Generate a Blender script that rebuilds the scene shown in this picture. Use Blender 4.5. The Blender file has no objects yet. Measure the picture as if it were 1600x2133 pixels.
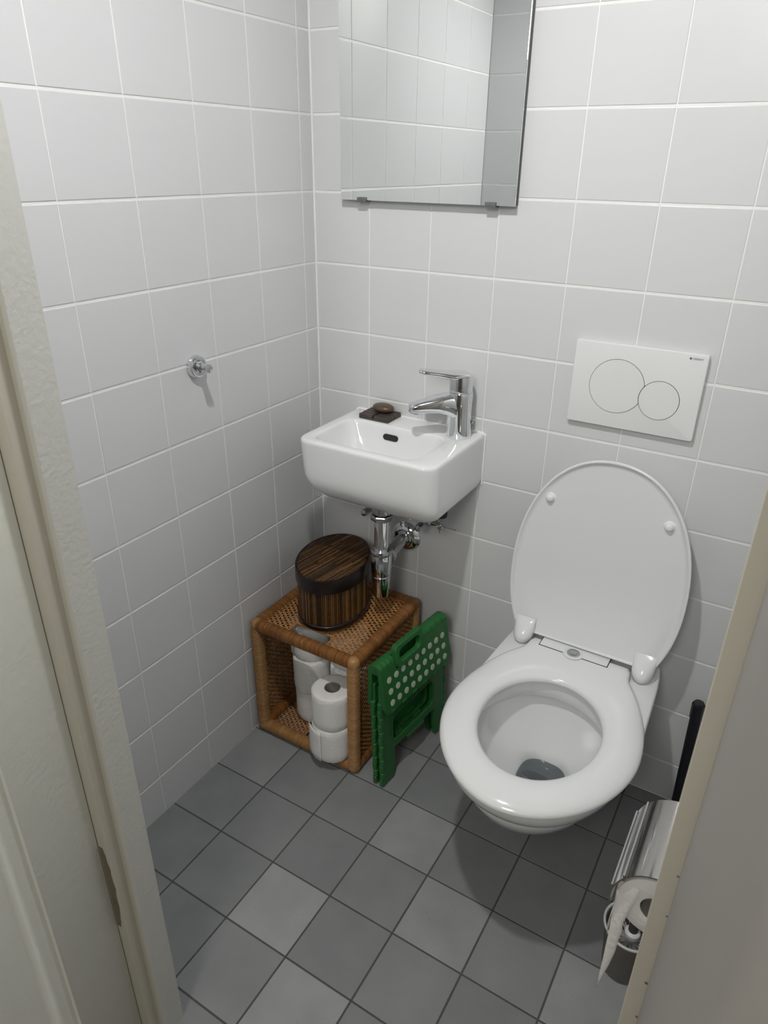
import bpy, math, random
from mathutils import Vector, Matrix
random.seed(7)
PI = math.pi
S = bpy.context.scene
C = S.collection

# ------------------------------------------------------------------ camera
cam_d = bpy.data.cameras.new('camera'); cam = bpy.data.objects.new('camera', cam_d); C.objects.link(cam)
CR = ((0.8558, 0.5173, 0.0115), (0.2392, -0.3758, -0.8953), (-0.4588, 0.7689, -0.4453))
CP = Vector((1.02889, -1.40115, 1.36887))
rx, dn, fw = [Vector(v).normalized() for v in CR]
cam.matrix_world = Matrix(((rx.x, -dn.x, -fw.x, CP.x), (rx.y, -dn.y, -fw.y, CP.y), (rx.z, -dn.z, -fw.z, CP.z), (0, 0, 0, 1)))
cam_d.sensor_fit = 'HORIZONTAL'; cam_d.sensor_width = 36
cam_d.lens = 1468.95 / 1600 * 36
cam_d.clip_start = 0.005
cam_d.dof.use_dof = True; cam_d.dof.focus_distance = 1.55; cam_d.dof.aperture_fstop = 26
S.camera = cam

# ------------------------------------------------------------------ light
LAMP = Vector((0.575, -0.875, 2.0))
LAMP_STRENGTH = 960
HALL_W = 12.5
WORLD = 0.16
S.view_settings.view_transform = 'Standard'; S.view_settings.look = 'None'
S.view_settings.exposure = 0.0; S.view_settings.gamma = 1.0; S.view_settings.use_curve_mapping = False
w = bpy.data.worlds.new('world'); S.world = w; w.use_nodes = True
w.node_tree.nodes['Background'].inputs[0].default_value = (0.93, 0.95, 0.90, 1)
w.node_tree.nodes['Background'].inputs[1].default_value = WORLD
ld = bpy.data.lights.new('hall_fill_light', 'AREA'); ld.energy = HALL_W; ld.size = 0.5; ld.color = (1.0, 0.975, 0.90)  # unseen fill lamp, added behind the camera to brighten door leaf and jamb strip
lo = bpy.data.objects.new('hall_fill_light', ld); C.objects.link(lo); lo.location = (.93, -2.35, 2.0)
lo.rotation_euler = (math.radians(50), 0, 0)

# ------------------------------------------------------------------ materials
def mat(name, col, rough=0.5, metal=0.0, spec=0.5, noise=0.0, nscale=20.0, bump=0.0, bscale=60.0, rv=0.0, coat=0.0,
        stretch=(1, 1, 1), col2=None, emis=None, trans=0.0):
    m = bpy.data.materials.new(name); m.use_nodes = True
    nt = m.node_tree; N = nt.nodes; L = nt.links; b = N['Principled BSDF']
    b.inputs['Roughness'].default_value = rough; b.inputs['Metallic'].default_value = metal
    b.inputs['Specular IOR Level'].default_value = spec; b.inputs['Coat Weight'].default_value = coat
    b.inputs['Coat Roughness'].default_value = 0.06
    if trans: b.inputs['Transmission Weight'].default_value = trans
    if emis:
        b.inputs['Emission Color'].default_value = (*col, 1); b.inputs['Emission Strength'].default_value = emis
    tc = N.new('ShaderNodeTexCoord'); mp = N.new('ShaderNodeMapping'); mp.inputs['Scale'].default_value = stretch
    L.new(tc.outputs['Object'], mp.inputs['Vector'])
    rgb = N.new('ShaderNodeMix'); rgb.data_type = 'RGBA'
    c2 = col2 if col2 else tuple(max(0, c * (1 - noise)) for c in col)
    rgb.inputs[6].default_value = (*col, 1); rgb.inputs[7].default_value = (*c2, 1)
    nz = N.new('ShaderNodeTexNoise'); nz.inputs['Scale'].default_value = nscale; nz.inputs['Detail'].default_value = 5
    L.new(mp.outputs[0], nz.inputs['Vector'])
    fac = nz.outputs['Fac']
    if rv:
        at = N.new('ShaderNodeAttribute'); at.attribute_name = 'rv'
        mx = N.new('ShaderNodeMath'); mx.operation = 'MULTIPLY_ADD'; mx.inputs[1].default_value = rv
        ml = N.new('ShaderNodeMath'); ml.operation = 'MULTIPLY'; ml.inputs[1].default_value = noise if not col2 else (1 - rv)
        L.new(fac, ml.inputs[0]); L.new(at.outputs['Fac'], mx.inputs[0]); L.new(ml.outputs[0], mx.inputs[2]); fac = mx.outputs[0]
    L.new(fac, rgb.inputs[0]); L.new(rgb.outputs[2], b.inputs['Base Color'])
    if bump:
        n2 = N.new('ShaderNodeTexNoise'); n2.inputs['Scale'].default_value = bscale; n2.inputs['Detail'].default_value = 4
        bp = N.new('ShaderNodeBump'); bp.inputs['Strength'].default_value = bump; bp.inputs['Distance'].default_value = 0.002
        L.new(mp.outputs[0], n2.inputs['Vector']); L.new(n2.outputs['Fac'], bp.inputs['Height']); L.new(bp.outputs[0], b.inputs['Normal'])
    return m

M = {}
M['tile'] = mat('glazed_wall_tile', (0.675, 0.683, 0.686), 0.24, noise=0.015, nscale=8, bump=0.03, bscale=35)
M['grout'] = mat('white_grout', (0.86, 0.86, 0.84), 0.7, noise=0.05, nscale=40)
M['fgrout'] = mat('dark_floor_grout', (0.095, 0.093, 0.086), 0.9, noise=0.3)
M['paint'] = mat('offwhite_jamb_paint', (0.60, 0.60, 0.56), 0.45, noise=0.05, nscale=6, bump=0.35, bscale=160)
M['paint2'] = mat('cream_frame_paint', (0.56, 0.53, 0.45), 0.4, noise=0.06, nscale=9, bump=0.15, bscale=90)
M['doorp'] = mat('white_door_paint', (0.78, 0.785, 0.72), 0.4, noise=0.04, nscale=5, bump=0.2, bscale=120)
M['plaster'] = mat('grey_hall_plaster', (0.30, 0.28, 0.262), 0.6, noise=0.08, nscale=4, bump=0.2, bscale=80)
M['chip'] = mat('bare_wood_under_paint', (0.22, 0.19, 0.12), 0.7, noise=0.5, nscale=60)
M['chip2'] = mat('grey_undercoat', (0.15, 0.14, 0.13), 0.7, noise=0.3, nscale=80)
M['ceil'] = mat('white_ceiling_paint', (0.60, 0.60, 0.59), 0.8, noise=0.02)
M['hallfloor'] = mat('hall_floor_board', (0.20, 0.17, 0.14), 0.5, noise=0.3, nscale=10)
M['ceramic'] = mat('white_ceramic', (0.80, 0.81, 0.81), 0.07, noise=0.01, nscale=4, coat=0.3)
M['seat'] = mat('white_seat_plastic', (0.79, 0.80, 0.80), 0.13, noise=0.01, nscale=4)
M['lidm'] = mat('white_lid_plastic', (0.76, 0.775, 0.785), 0.2, noise=0.01, nscale=4)
M['plate'] = mat('white_plate_plastic', (0.78, 0.79, 0.785), 0.12, noise=0.01, nscale=4)
M['seam'] = mat('dark_seam', (0.02, 0.02, 0.022), 0.5, noise=0.2)
M['ink'] = mat('grey_print', (0.10, 0.11, 0.16), 0.5, noise=0.1)
M['water'] = mat('toilet_water', (0.55, 0.60, 0.62), 0.01, noise=0.02, trans=0.9)
M['chrome'] = mat('chrome', (0.80, 0.81, 0.83), 0.06, metal=1.0, noise=0.04, nscale=15)
M['chromed'] = mat('dull_chrome', (0.55, 0.56, 0.57), 0.16, metal=1.0, noise=0.15, nscale=15)
M['lidchrome'] = mat('chrome_dark_reflection', (0.42, 0.41, 0.395), 0.10, metal=1.0, noise=0.05, nscale=15)  # chrome of the roll lid, dark hall reflection put into its base colour
M['mirror'] = mat('mirror_silver', (0.95, 0.97, 0.96), 0.0, metal=1.0)
M['mback'] = mat('dark_mirror_backing', (0.06, 0.065, 0.07), 0.4, noise=0.2)
M['clip'] = mat('smoky_plastic_clip', (0.16, 0.175, 0.175), 0.15, noise=0.3, nscale=60)
M['soap'] = mat('brown_soap', (0.115, 0.075, 0.045), 0.35, noise=0.35, nscale=30)
M['darkwood'] = mat('dark_wood', (0.085, 0.064, 0.055), 0.5, noise=0.6, nscale=40, stretch=(1, 4, 4), bump=0.4, bscale=120)
M['lacq'] = mat('black_brown_lacquer', (0.012, 0.006, 0.005), 0.28, noise=0.2)
M['bamboo'] = mat('dark_bamboo_sticks', (0.008, 0.004, 0.002), 0.25, noise=0.5, nscale=90, rv=0.75, col2=(0.22, 0.105, 0.034), coat=0.4, bump=0.5, bscale=200)
M['rattan'] = mat('brown_rattan_wrap', (0.31, 0.135, 0.036), 0.38, noise=0.5, nscale=14, rv=0.6, col2=(0.12, 0.040, 0.011))
M['rattan_l'] = mat('tan_rattan_wrap', (0.44, 0.24, 0.088), 0.42, noise=0.5, nscale=10, rv=0.5, col2=(0.26, 0.12, 0.036))
M['weave'] = mat('rattan_strands', (0.47, 0.235, 0.075), 0.42, noise=0.5, nscale=12, rv=0.5, col2=(0.24, 0.095, 0.025))
M['green'] = mat('green_plastic', (0.018, 0.135, 0.028), 0.38, noise=0.12, nscale=8, bump=0.05, bscale=300)
M['dot'] = mat('pale_dots', (0.50, 0.56, 0.44), 0.6, noise=0.05)
M['paper'] = mat('white_tissue_paper', (0.80, 0.79, 0.765), 0.9, noise=0.05, nscale=30, bump=0.6, bscale=130)
M['card'] = mat('grey_cardboard', (0.30, 0.28, 0.26), 0.9, noise=0.2)
M['film'] = mat('thin_wrapping_film', (0.75, 0.75, 0.73), 0.25, noise=0.05, trans=0.0)
M['black'] = mat('black_plastic', (0.010, 0.011, 0.016), 0.35, noise=0.2)
M['taupe'] = mat('taupe_plastic', (0.13, 0.118, 0.105), 0.45, noise=0.1)
M['rim'] = mat('white_cup_plastic', (0.66, 0.66, 0.65), 0.35, noise=0.05)
M['bristle'] = mat('white_bristles', (0.60, 0.60, 0.57), 0.8, noise=0.3, nscale=90)
M['darkcup'] = mat('dark_grey_handle', (0.07, 0.07, 0.075), 0.35, noise=0.2)
M['bulb'] = mat('lit_bulb', (1.0, 0.993, 0.985), 0.5, emis=LAMP_STRENGTH)

def floor_mat():
    m = bpy.data.materials.new('grey_floor_tile'); m.use_nodes = True
    nt = m.node_tree; N = nt.nodes; L = nt.links; b = N['Principled BSDF']
    b.inputs['Roughness'].default_value = 0.55
    at = N.new('ShaderNodeAttribute'); at.attribute_name = 'rv'
    tc = N.new('ShaderNodeTexCoord')
    n1 = N.new('ShaderNodeTexNoise'); n1.inputs['Scale'].default_value = 11; n1.inputs['Detail'].default_value = 6
    L.new(tc.outputs['Object'], n1.inputs['Vector'])
    n2 = N.new('ShaderNodeTexNoise'); n2.inputs['Scale'].default_value = 260; n2.inputs['Detail'].default_value = 2
    L.new(tc.outputs['Object'], n2.inputs['Vector'])
    a = N.new('ShaderNodeMath'); a.operation = 'MULTIPLY_ADD'; a.inputs[1].default_value = 0.35; L.new(n1.outputs['Fac'], a.inputs[0]); L.new(at.outputs['Fac'], a.inputs[2])
    sp = N.new('ShaderNodeMath'); sp.operation = 'GREATER_THAN'; sp.inputs[1].default_value = 0.70; L.new(n2.outputs['Fac'], sp.inputs[0])
    c = N.new('ShaderNodeMath'); c.operation = 'MULTIPLY_ADD'; c.inputs[1].default_value = -0.25; L.new(sp.outputs[0], c.inputs[0]); L.new(a.outputs[0], c.inputs[2])
    r = N.new('ShaderNodeValToRGB'); L.new(c.outputs[0], r.inputs[0])
    e = r.color_ramp.elements; e[0].position = 0.0; e[0].color = (0.115, 0.122, 0.128, 1); e[1].position = 1.2; e[1].color = (0.42, 0.42, 0.41, 1)
    md = e.new(0.55); md.color = (0.235, 0.242, 0.245, 1)
    L.new(r.outputs[0], b.inputs['Base Color'])
    bp = N.new('ShaderNodeBump'); bp.inputs['Strength'].default_value = 0.15; bp.inputs['Distance'].default_value = 0.001
    L.new(n2.outputs['Fac'], bp.inputs['Height']); L.new(bp.outputs[0], b.inputs['Normal'])
    return m
M['floor'] = floor_mat()

# ------------------------------------------------------------------ mesh builder
class MB:
    def __init__(s): s.v = []; s.f = []; s.mi = []; s.rv = []; s.m = 0; s.r = 0.5
    def add(s, vs, fs, rv=None):
        o = len(s.v); s.v += [Vector(p) for p in vs]
        for f in fs: s.f.append([o + i for i in f]); s.mi.append(s.m); s.rv.append(s.r if rv is None else rv)
        return o
    def box(s, a, b, bev=0.0, rv=None):
        x0, y0, z0 = a; x1, y1, z1 = b
        if bev <= 0:
            vs = [(x0, y0, z0), (x1, y0, z0), (x1, y1, z0), (x0, y1, z0), (x0, y0, z1), (x1, y0, z1), (x1, y1, z1), (x0, y1, z1)]
            s.add(vs, [(0, 3, 2, 1), (4, 5, 6, 7), (0, 1, 5, 4), (1, 2, 6, 5), (2, 3, 7, 6), (3, 0, 4, 7)], rv); return
        e = min(bev, (x1 - x0) * .45, (y1 - y0) * .45, (z1 - z0) * .45)
        rings = []
        for z, i in ((z0, e), (z0 + e * .3, e * .3), (z0 + e, 0), (z1 - e, 0), (z1 - e * .3, e * .3), (z1, e)):
            rings.append(rrect(x0 + i, y0 + i, x1 - i, y1 - i, max(e - i * .5, e * .3), z, 3))
        s.loft(rings, caps=True, rv=rv)
    def loft(s, rings, caps=True, closed=True, rv=None, rvs=None):
        n = len(rings[0]); o = len(s.v)
        for r in rings: s.v += [Vector(p) for p in r]
        for k in range(len(rings) - 1):
            for i in range(n if closed else n - 1):
                j = (i + 1) % n
                s.f.append([o + k * n + i, o + k * n + j, o + (k + 1) * n + j, o + (k + 1) * n + i]); s.mi.append(s.m)
                s.rv.append(rvs(k, i) if rvs else (s.r if rv is None else rv))
        if caps:
            s.f.append([o + i for i in range(n)][::-1]); s.mi.append(s.m); s.rv.append(s.r if rv is None else rv)
            s.f.append([o + (len(rings) - 1) * n + i for i in range(n)]); s.mi.append(s.m); s.rv.append(s.r if rv is None else rv)
    def tube(s, pts, rad, n=16, caps=True, rv=None, rvs=None, up=None, sq=1.0):
        pts = [Vector(p) for p in pts]
        if not isinstance(rad, (list, tuple)): rad = [rad] * len(pts)
        rings = []; prev = None
        for i, p in enumerate(pts):
            a = pts[max(i - 1, 0)]; b = pts[min(i + 1, len(pts) - 1)]; t = (b - a)
            if t.length < 1e-9: t = pts[-1] - pts[0]
            t.normalize()
            if prev is None:
                u = Vector(up) if up else (Vector((0, 0, 1)) if abs(t.z) < .9 else Vector((1, 0, 0)))
            else: u = prev
            u = (u - t * u.dot(t)).normalized(); prev = u; w_ = t.cross(u)
            ring = []
            for k in range(n):
                th = 2 * PI * k / n; c, q = math.cos(th), math.sin(th)
                if sq != 1.0:
                    c = math.copysign(abs(c) ** sq, c); q = math.copysign(abs(q) ** sq, q)
                ring.append(p + u * (rad[i] * c) + w_ * (rad[i] * q))
            rings.append(ring)
        s.loft(rings, caps, rv=rv, rvs=rvs)
    def lathe(s, prof, o=(0, 0, 0), ax=(0, 0, 1), n=32, caps=True, jit=None):
        """prof: list of (radius, distance along axis)"""
        o = Vector(o); t = Vector(ax).normalized(); u = Vector((1, 0, 0)) if abs(t.x) < .9 else Vector((0, 1, 0))
        u = (u - t * u.dot(t)).normalized(); w_ = t.cross(u)
        rings = [[o + t * h + u * (r * math.cos(2 * PI * k / n)) + w_ * (r * math.sin(2 * PI * k / n)) for k in range(n)] for r, h in prof]
        if jit: rings = [[p + (p - o).normalized() * 0 + Vector(jit(p)) for p in r] for r in rings]
        s.loft(rings, caps)
    def prism(s, poly, z0, z1):
        n = len(poly)
        vs = [(x, y, z0) for x, y in poly] + [(x, y, z1) for x, y in poly]
        s.add(vs, [tuple(range(n))[::-1], tuple(range(n, 2 * n))] + [(i, (i + 1) % n, n + (i + 1) % n, n + i) for i in range(n)])
    def build(s, name, mats, parent=None, smooth=40, T=None, sub=0):
        me = bpy.data.meshes.new(name)
        off = parent_off(parent)
        vs = [(T @ p if T else p) - off for p in s.v]
        me.from_pydata([tuple(p) for p in vs], [], s.f); 
        for k in (mats if isinstance(mats, (list, tuple)) else [mats]): me.materials.append(M[k])
        me.polygons.foreach_set('material_index', s.mi)
        at = me.attributes.new('rv', 'FLOAT', 'FACE'); at.data.foreach_set('value', [float(x) for x in s.rv])
        me.validate(); me.update()
        import bmesh
        bm = bmesh.new(); bm.from_mesh(me); bmesh.ops.recalc_face_normals(bm, faces=bm.faces); bm.to_mesh(me); bm.free()
        if smooth:
            me.polygons.foreach_set('use_smooth', [True] * len(me.polygons))
            me.set_sharp_from_angle(angle=math.radians(smooth))
        o = bpy.data.objects.new(name, me); C.objects.link(o)
        if parent: o.parent = parent
        if sub:
            md = o.modifiers.new('sub', 'SUBSURF'); md.levels = sub; md.render_levels = sub
        return o

def parent_off(p):
    v = Vector((0, 0, 0))
    while p is not None: v += Vector(p.location); p = p.parent
    return v

def rrect(x0, y0, x1, y1, r, z, k=5):
    r = min(r, (x1 - x0) * .499, (y1 - y0) * .499); out = []
    for cx, cy, a0 in ((x1 - r, y1 - r, 0), (x0 + r, y1 - r, PI / 2), (x0 + r, y0 + r, PI), (x1 - r, y0 + r, 1.5 * PI)):
        for i in range(k + 1):
            a = a0 + PI / 2 * i / k; out.append((cx + r * math.cos(a), cy + r * math.sin(a), z))
    return out

def tag(o, label, cat, group=None):
    o['label'] = label; o['category'] = cat
    if group: o['group'] = group
    return o
def thing(name, loc, label, cat, group=None):
    o = bpy.data.objects.new(name, None); o.empty_display_size = 0.02; C.objects.link(o); o.location = loc
    return tag(o, label, cat, group)
def struct(o): o['kind'] = 'structure'; return o
def copy_tree(o, parent=None):
    c = o.copy(); C.objects.link(c)
    if parent: c.parent = parent
    for ch in list(o.children): copy_tree(ch, c)
    return c

# ------------------------------------------------------------------ room shell
X_R = 1.10; Y_F = -0.957; CEIL = 2.42
ZR0 = 1.6073 - 0.15 * 10   # lowest horizontal joint (0.107)
def cuts(a, b, first, pitch):
    k0 = math.floor((a - first) / pitch); out = [a]
    k = k0
    while True:
        v = first + k * pitch
        if v >= b - 1e-4: break
        if v > a + 1e-4: out.append(v)
        k += 1
    return out + [b]

def tiled(name, origin, U, V, N, ua, ub, us, va, vb, vs, gu, gv, mats, prot=0.0012, bev=0.0013, tilt=0.0012, tone=None, back=0.03):
    """tiles on plane origin + u*U + v*V, proud along N; gu/gv joint widths"""
    m = MB(); O = Vector(origin); U = Vector(U); V = Vector(V); N = Vector(N)
    P = lambda u, v, n: O + U * u + V * v + N * n
    m.m = 1
    m.add([P(ua, va, -prot), P(ub, va, -prot), P(ub, vb, -prot), P(ua, vb, -prot), P(ua, va, -back), P(ub, va, -back), P(ub, vb, -back), P(ua, vb, -back)],
          [(0, 1, 2, 3), (7, 6, 5, 4), (0, 4, 5, 1), (1, 5, 6, 2), (2, 6, 7, 3), (3, 7, 4, 0)])
    m.m = 0
    for i in range(len(us) - 1):
        for j in range(len(vs) - 1):
            u0, u1, v0, v1 = us[i], us[i + 1], vs[j], vs[j + 1]
            if i > 0: u0 += gu / 2
            if i < len(us) - 2: u1 -= gu / 2
            if j > 0: v0 += gv / 2
            if j < len(vs) - 2: v1 -= gv / 2
            if u1 - u0 < .004 or v1 - v0 < .004: continue
            tu, tv = random.uniform(-tilt, tilt), random.uniform(-tilt, tilt)
            uc, vc = (u0 + u1) / 2, (v0 + v1) / 2
            rings = []
            for e, h in ((0, -prot - .0004), (0, -bev * .6), (bev * .35, -bev * .2), (bev, 0)):
                e = min(e, (u1 - u0) * .45, (v1 - v0) * .45)
                q = [(u0 + e, v0 + e), (u1 - e, v0 + e), (u1 - e, v1 - e), (u0 + e, v1 - e)]
                rings.append([P(a, b, h + (tu * (a - uc) + tv * (b - vc) if h > -prot else 0)) for a, b in q])
            o = len(m.v); r = tone(i, j) if tone else random.random()
            for rg in rings: m.v += rg
            for k in range(len(rings) - 1):
                for t in range(4):
                    m.f.append([o + k * 4 + t, o + k * 4 + (t + 1) % 4, o + (k + 1) * 4 + (t + 1) % 4, o + (k + 1) * 4 + t]); m.mi.append(0); m.rv.append(r)
            m.f.append([o + 4 * (len(rings) - 1) + t for t in range(4)]); m.mi.append(0); m.rv.append(r)
    return struct(m.build(name, mats, smooth=0))

zc = cuts(0, CEIL, ZR0, 0.15)
tiled('wall_back', (0, 0, 0), (1, 0, 0), (0, 0, 1), (0, -1, 0), 0, X_R, cuts(0, X_R, 0.1465, 0.1502), 0, CEIL, zc, .0026, .0044, ['tile', 'grout'])
tiled('wall_left', (0, 0, 0), (0, -1, 0), (0, 0, 1), (1, 0, 0), 0, .957, cuts(0, .957, 0.0443, 0.1531), 0, CEIL, zc, .0026, .0044, ['tile', 'grout'])
tiled('wall_right', (X_R, 0, 0), (0, -1, 0), (0, 0, 1), (-1, 0, 0), 0, .957, cuts(0, .957, 0.06, 0.15), 0, CEIL, zc, .0026, .0044, ['tile', 'grout'])
wf = tiled('wall_front', (0, Y_F, 0), (1, 0, 0), (0, 0, 1), (0, 1, 0), 0, .352, cuts(0, .352, 0.24, .3), 0, CEIL, zc, .0026, .0044, ['tile', 'grout'])
tiled('wall_front_upper', (.352, Y_F, 1.95), (1, 0, 0), (0, 0, 1), (0, 1, 0), 0, X_R - .352, cuts(0, X_R - .352, .1, .15), 0, CEIL - 1.95, cuts(0, CEIL - 1.95, 1.6073 + .45 - 1.95, .15), .0026, .0044, ['tile', 'grout'])
# corner joint bead and floor joint
m = MB(); m.tube([(.0008, -.0008, 0), (.0008, -.0008, CEIL)], .0026, 10); struct(m.build('trim_1', 'grout'))

TONES = {(0, 0): .55, (1, 0): .25, (2, 0): .32, (3, 0): .62, (4, 0): .22, (5, 0): .30, (6, 0): .12, (0, 1): .36, (1, 1): .30, (2, 1): .22, (3, 1): .28,
         (4, 1): .60, (5, 1): .38, (6, 1): .66, (0, 2): .20, (1, 2): .30, (2, 2): .72, (3, 2): .24, (4, 2): .38, (5, 2): .20, (0, 3): .14, (1, 3): .16, (2, 3): .40,
         (3, 3): .68, (4, 3): .25, (5, 3): .3, (6, -1): .24, (5, -1): .08, (4, -1): .30, (3, -1): .18, (2, -1): .42, (6, -2): .10, (0, -1): .5, (1, -1): .3, (5, -2): .2, (6, 2): .55}
fx = cuts(0, X_R, 0.1485, 0.1509); fy = cuts(0, 1.03, 0.4835 - 3 * .1479, .1479)
def ftone(i, j):
    return .12 + .62 * TONES.get((i, j - 3), random.choice([.2, .3, .4, .55]))
tiled('floor', (0, 0, 0), (1, 0, 0), (0, -1, 0), (0, 0, 1), 0, X_R, fx, 0, 1.03, fy, .0034, .0034, ['floor', 'fgrout'], prot=.0012, bev=.0012, tilt=.0, tone=ftone)
m = MB(); m.box((-.6, -3.0, -.03), (2.2, -1.03, -.001)); struct(m.build('floor_hall', 'hallfloor', smooth=0))
m = MB(); m.box((-.03, -1.03, CEIL), (X_R + .03, .03, CEIL + .03)); struct(m.build('ceiling', 'ceil', smooth=0))

# door frame, left side (stop, rebate, rail) and right side
def prism_z(poly, z0=0.0, z1=1.95):
    m = MB(); m.prism(poly, z0, z1); return m
m = prism_z([(.352, Y_F + .0005), (.3605, Y_F + .0005), (.361, Y_F), (.361, -.9945), (.3605, -.995), (.352, -.995)])
jl = struct(m.build('trim_2', 'paint', smooth=0))
m = prism_z([(.30, -.9875), (.3525, -.9875), (.3525, -.9951), (.345, -.9951), (.345, -1.012), (.3445, -1.0124), (.3236, -1.0124), (.30, -1.0124)]); m.build('rebate_strip', 'paint2', jl, smooth=0)
# the wall body beside the frame
m = prism_z([(-.03, -.987), (.30, -.987), (.30, -1.03), (-.6, -1.03), (-.6, -.987)], 0, CEIL); struct(m.build('wall_front_outer', 'plaster', smooth=0))
m = prism_z([(1.028, Y_F), (1.0278, -.957), (1.0278, -.994), (1.0285, -.995), (1.0405, -.995), (1.0407, -.9952), (1.10, -.9952), (1.10, Y_F)])
jr = struct(m.build('trim_3', 'paint2', smooth=0))
# chipped paint along the right frame edge
m = MB()
for z, h, wd, dx in ((.775, .0045, .0016, 0), (.728, .0035, .0013, 0.0006), (.905, .003, .001, .0004), (.632, .005, .0014, 0), (.86, .0025, .0009, .001)):
    m.lathe([(wd * .2, 0), (wd, .0001), (wd * .8, .0003)], (1.0400 + dx * .4, -.99525, z), (0, -1, 0), 9)
m.build('paint_chip', 'chip2', jr, smooth=0)
# hall wall on the right, rounded arris towards the camera
poly = [(1.0412, -.9953), (1.0412, -1.318)] + [(1.0412 + .016 * (1 - math.cos(a)), -1.318 - .016 * math.sin(a)) for a in [PI / 2 * i / 8 for i in range(1, 9)]] + [(1.6, -1.334), (1.6, -.9953)]
m = MB(); m.prism(poly, 0, CEIL); struct(m.build('wall_hall_right', 'plaster', smooth=30))
m = MB(); m.box((-.6, -3.03, 0), (2.2, -3.0, CEIL)); struct(m.build('wall_hall_back', 'plaster', smooth=0))

# open door leaf hinged on the left, with a recessed panel
dr = thing('door_1', (.30, -1.04, 0.01), 'white painted panel door standing open outward at left edge', 'door'); dr['kind'] = 'structure'
XD = .3236
m = MB()
ya, yb, za, zb = -1.0135, -1.79, .012, 1.94
p0, p1 = -1.1045, -1.70   # panel opening
m.box((XD - .038, p0, za), (XD, ya, zb), 0.0006)
m.box((XD - .038, yb, za), (XD, p1, zb), 0.0006)
for z0, z1 in ((za, .16), (1.78, zb)): m.box((XD - .038, p1, z0), (XD, p0, z1), 0)
m.build('door_leaf', 'doorp', dr, smooth=30)
m = MB()   # moulding: step, bead, slope to the field
prof = [(0, -.0000), (.001, -.007), (.009, -.0075), (.018, -.0065), (.026, -.009), (.034, -.015), (.045, -.0155)]
rings = []
for d, h in prof:
    rings.append([(XD + h, p0 - d, .16 + d), (XD + h, p1 + d, .16 + d), (XD + h, p1 + d, 1.78 - d), (XD + h, p0 - d, 1.78 - d)])
m.loft(rings, caps=False)
m.f.append([len(m.v) - 4 + i for i in range(4)]); m.mi.append(0); m.rv.append(.5)
m.build('door_panel', 'doorp', dr, smooth=25)
m = MB(); zz = [.735 + .011 * i for i in range(0, 14)]
rng = random.Random(3); vs = []
for i, z in enumerate(zz):
    wd = 0.0035 + .0045 * math.sin(PI * min(1, max(0, (i + .5) / len(zz)))) + rng.uniform(-.0008, .0008)
    vs += [(.345 - .0205, -1.01265, .30 + .028 * 0 + (z - .735) * 1.25), (.345 - .0205 + wd * 2.0, -1.01265, .30 + (z - .735) * 1.25)]
o = m.add(vs, [(2 * i, 2 * i + 1, 2 * i + 3, 2 * i + 2) for i in range(len(zz) - 1)])
m.build('bare_patch', 'chip', jl, smooth=0)

# ------------------------------------------------------------------ wall lamp above the door (the light of the room)
t = thing('wall_lamp', (LAMP.x, Y_F, LAMP.z), 'small bulb lamp on the wall above the doorway, out of frame', 'lamp')
LA = Vector((.02, .44, -1)).normalized()
m = MB(); m.lathe([(.02, 0), (.04, 0), (.04, .012), (.012, .018)], (LAMP.x, Y_F, LAMP.z + .05), (0, 1, 0), 32); m.tube([(LAMP.x, Y_F + .01, LAMP.z + .05), (LAMP.x, LAMP.y, LAMP.z + .045)], .008, 12); m.build('lamp_arm', 'rim', t)
m = MB(); m.lathe([(.012, -.06), (.030, -.052), (.036, -.02), (.037, .004), (.0345, .004), (.0335, -.004), (.001, -.005)], LAMP, LA, 36); m.build('lamp_housing', 'rim', t)
m = MB(); m.lathe([(.0005, -.0035), (.030, -.0035), (.030, -.001), (.0005, -.0008)], tuple(LAMP), LA, 32); m.build('lamp_lens', 'bulb', t)

# ------------------------------------------------------------------ mirror
mz0, mz1, mx0, mx1 = 1.294, 1.93, .0865, .4865
t = thing('mirror', (.2865, 0, mz0), 'tall rectangular frameless mirror above the washbasin', 'mirror')
m = MB(); m.box((mx0 + .0015, -.016, mz0 + .002), (mx1 - .0015, -.0005, mz1 - .002)); m.build('backing_board', 'mback', t, smooth=0)
m = MB(); m.box((mx0, -.0205, mz0), (mx1, -.0162, mz1), .0006); m.build('mirror_glass', 'mirror', t, smooth=0)
for cx in (.1405, .4365):
    m = MB(); m.box((cx - .0115, -.0235, mz0 - .003), (cx + .0115, -.0207, mz0 + .0065), .0012); m.box((cx - .0115, -.0235, mz0 - .0035), (cx + .0115, -.002, mz0 - .0006), .001)
    m.build('mirror_clip', 'clip', t)

# ------------------------------------------------------------------ coat hook
hp = Vector((0, -.4145, 1.002))
t = thing('wall_hook', hp, 'round chrome peg hook on the left tiled wall', 'hook')
m = MB(); m.lathe([(.0225, .0005), (.0228, .003), (.0222, .009), (.0195, .0135), (.0175, .0138), (.0095, .0125)], hp, (1, 0, 0), 40); m.build('rosette', 'chrome', t)
m = MB(); m.lathe([(.0098, .012), (.0098, .017), (.0075, .019), (.0075, .026)], hp, (1, 0, 0), 28); m.build('collar', 'chrome', t)
m = MB(); m.tube([hp + Vector((.022, 0, .0015)), hp + Vector((.028, -.001, .002)), hp + Vector((.040, -.006, .003)), hp + Vector((.0455, -.008, .0035)), hp + Vector((.0462, -.0083, .0035))], [.0062, .0065, .0074, .0086, .0078], 24); m.build('peg', 'chrome', t)

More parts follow.
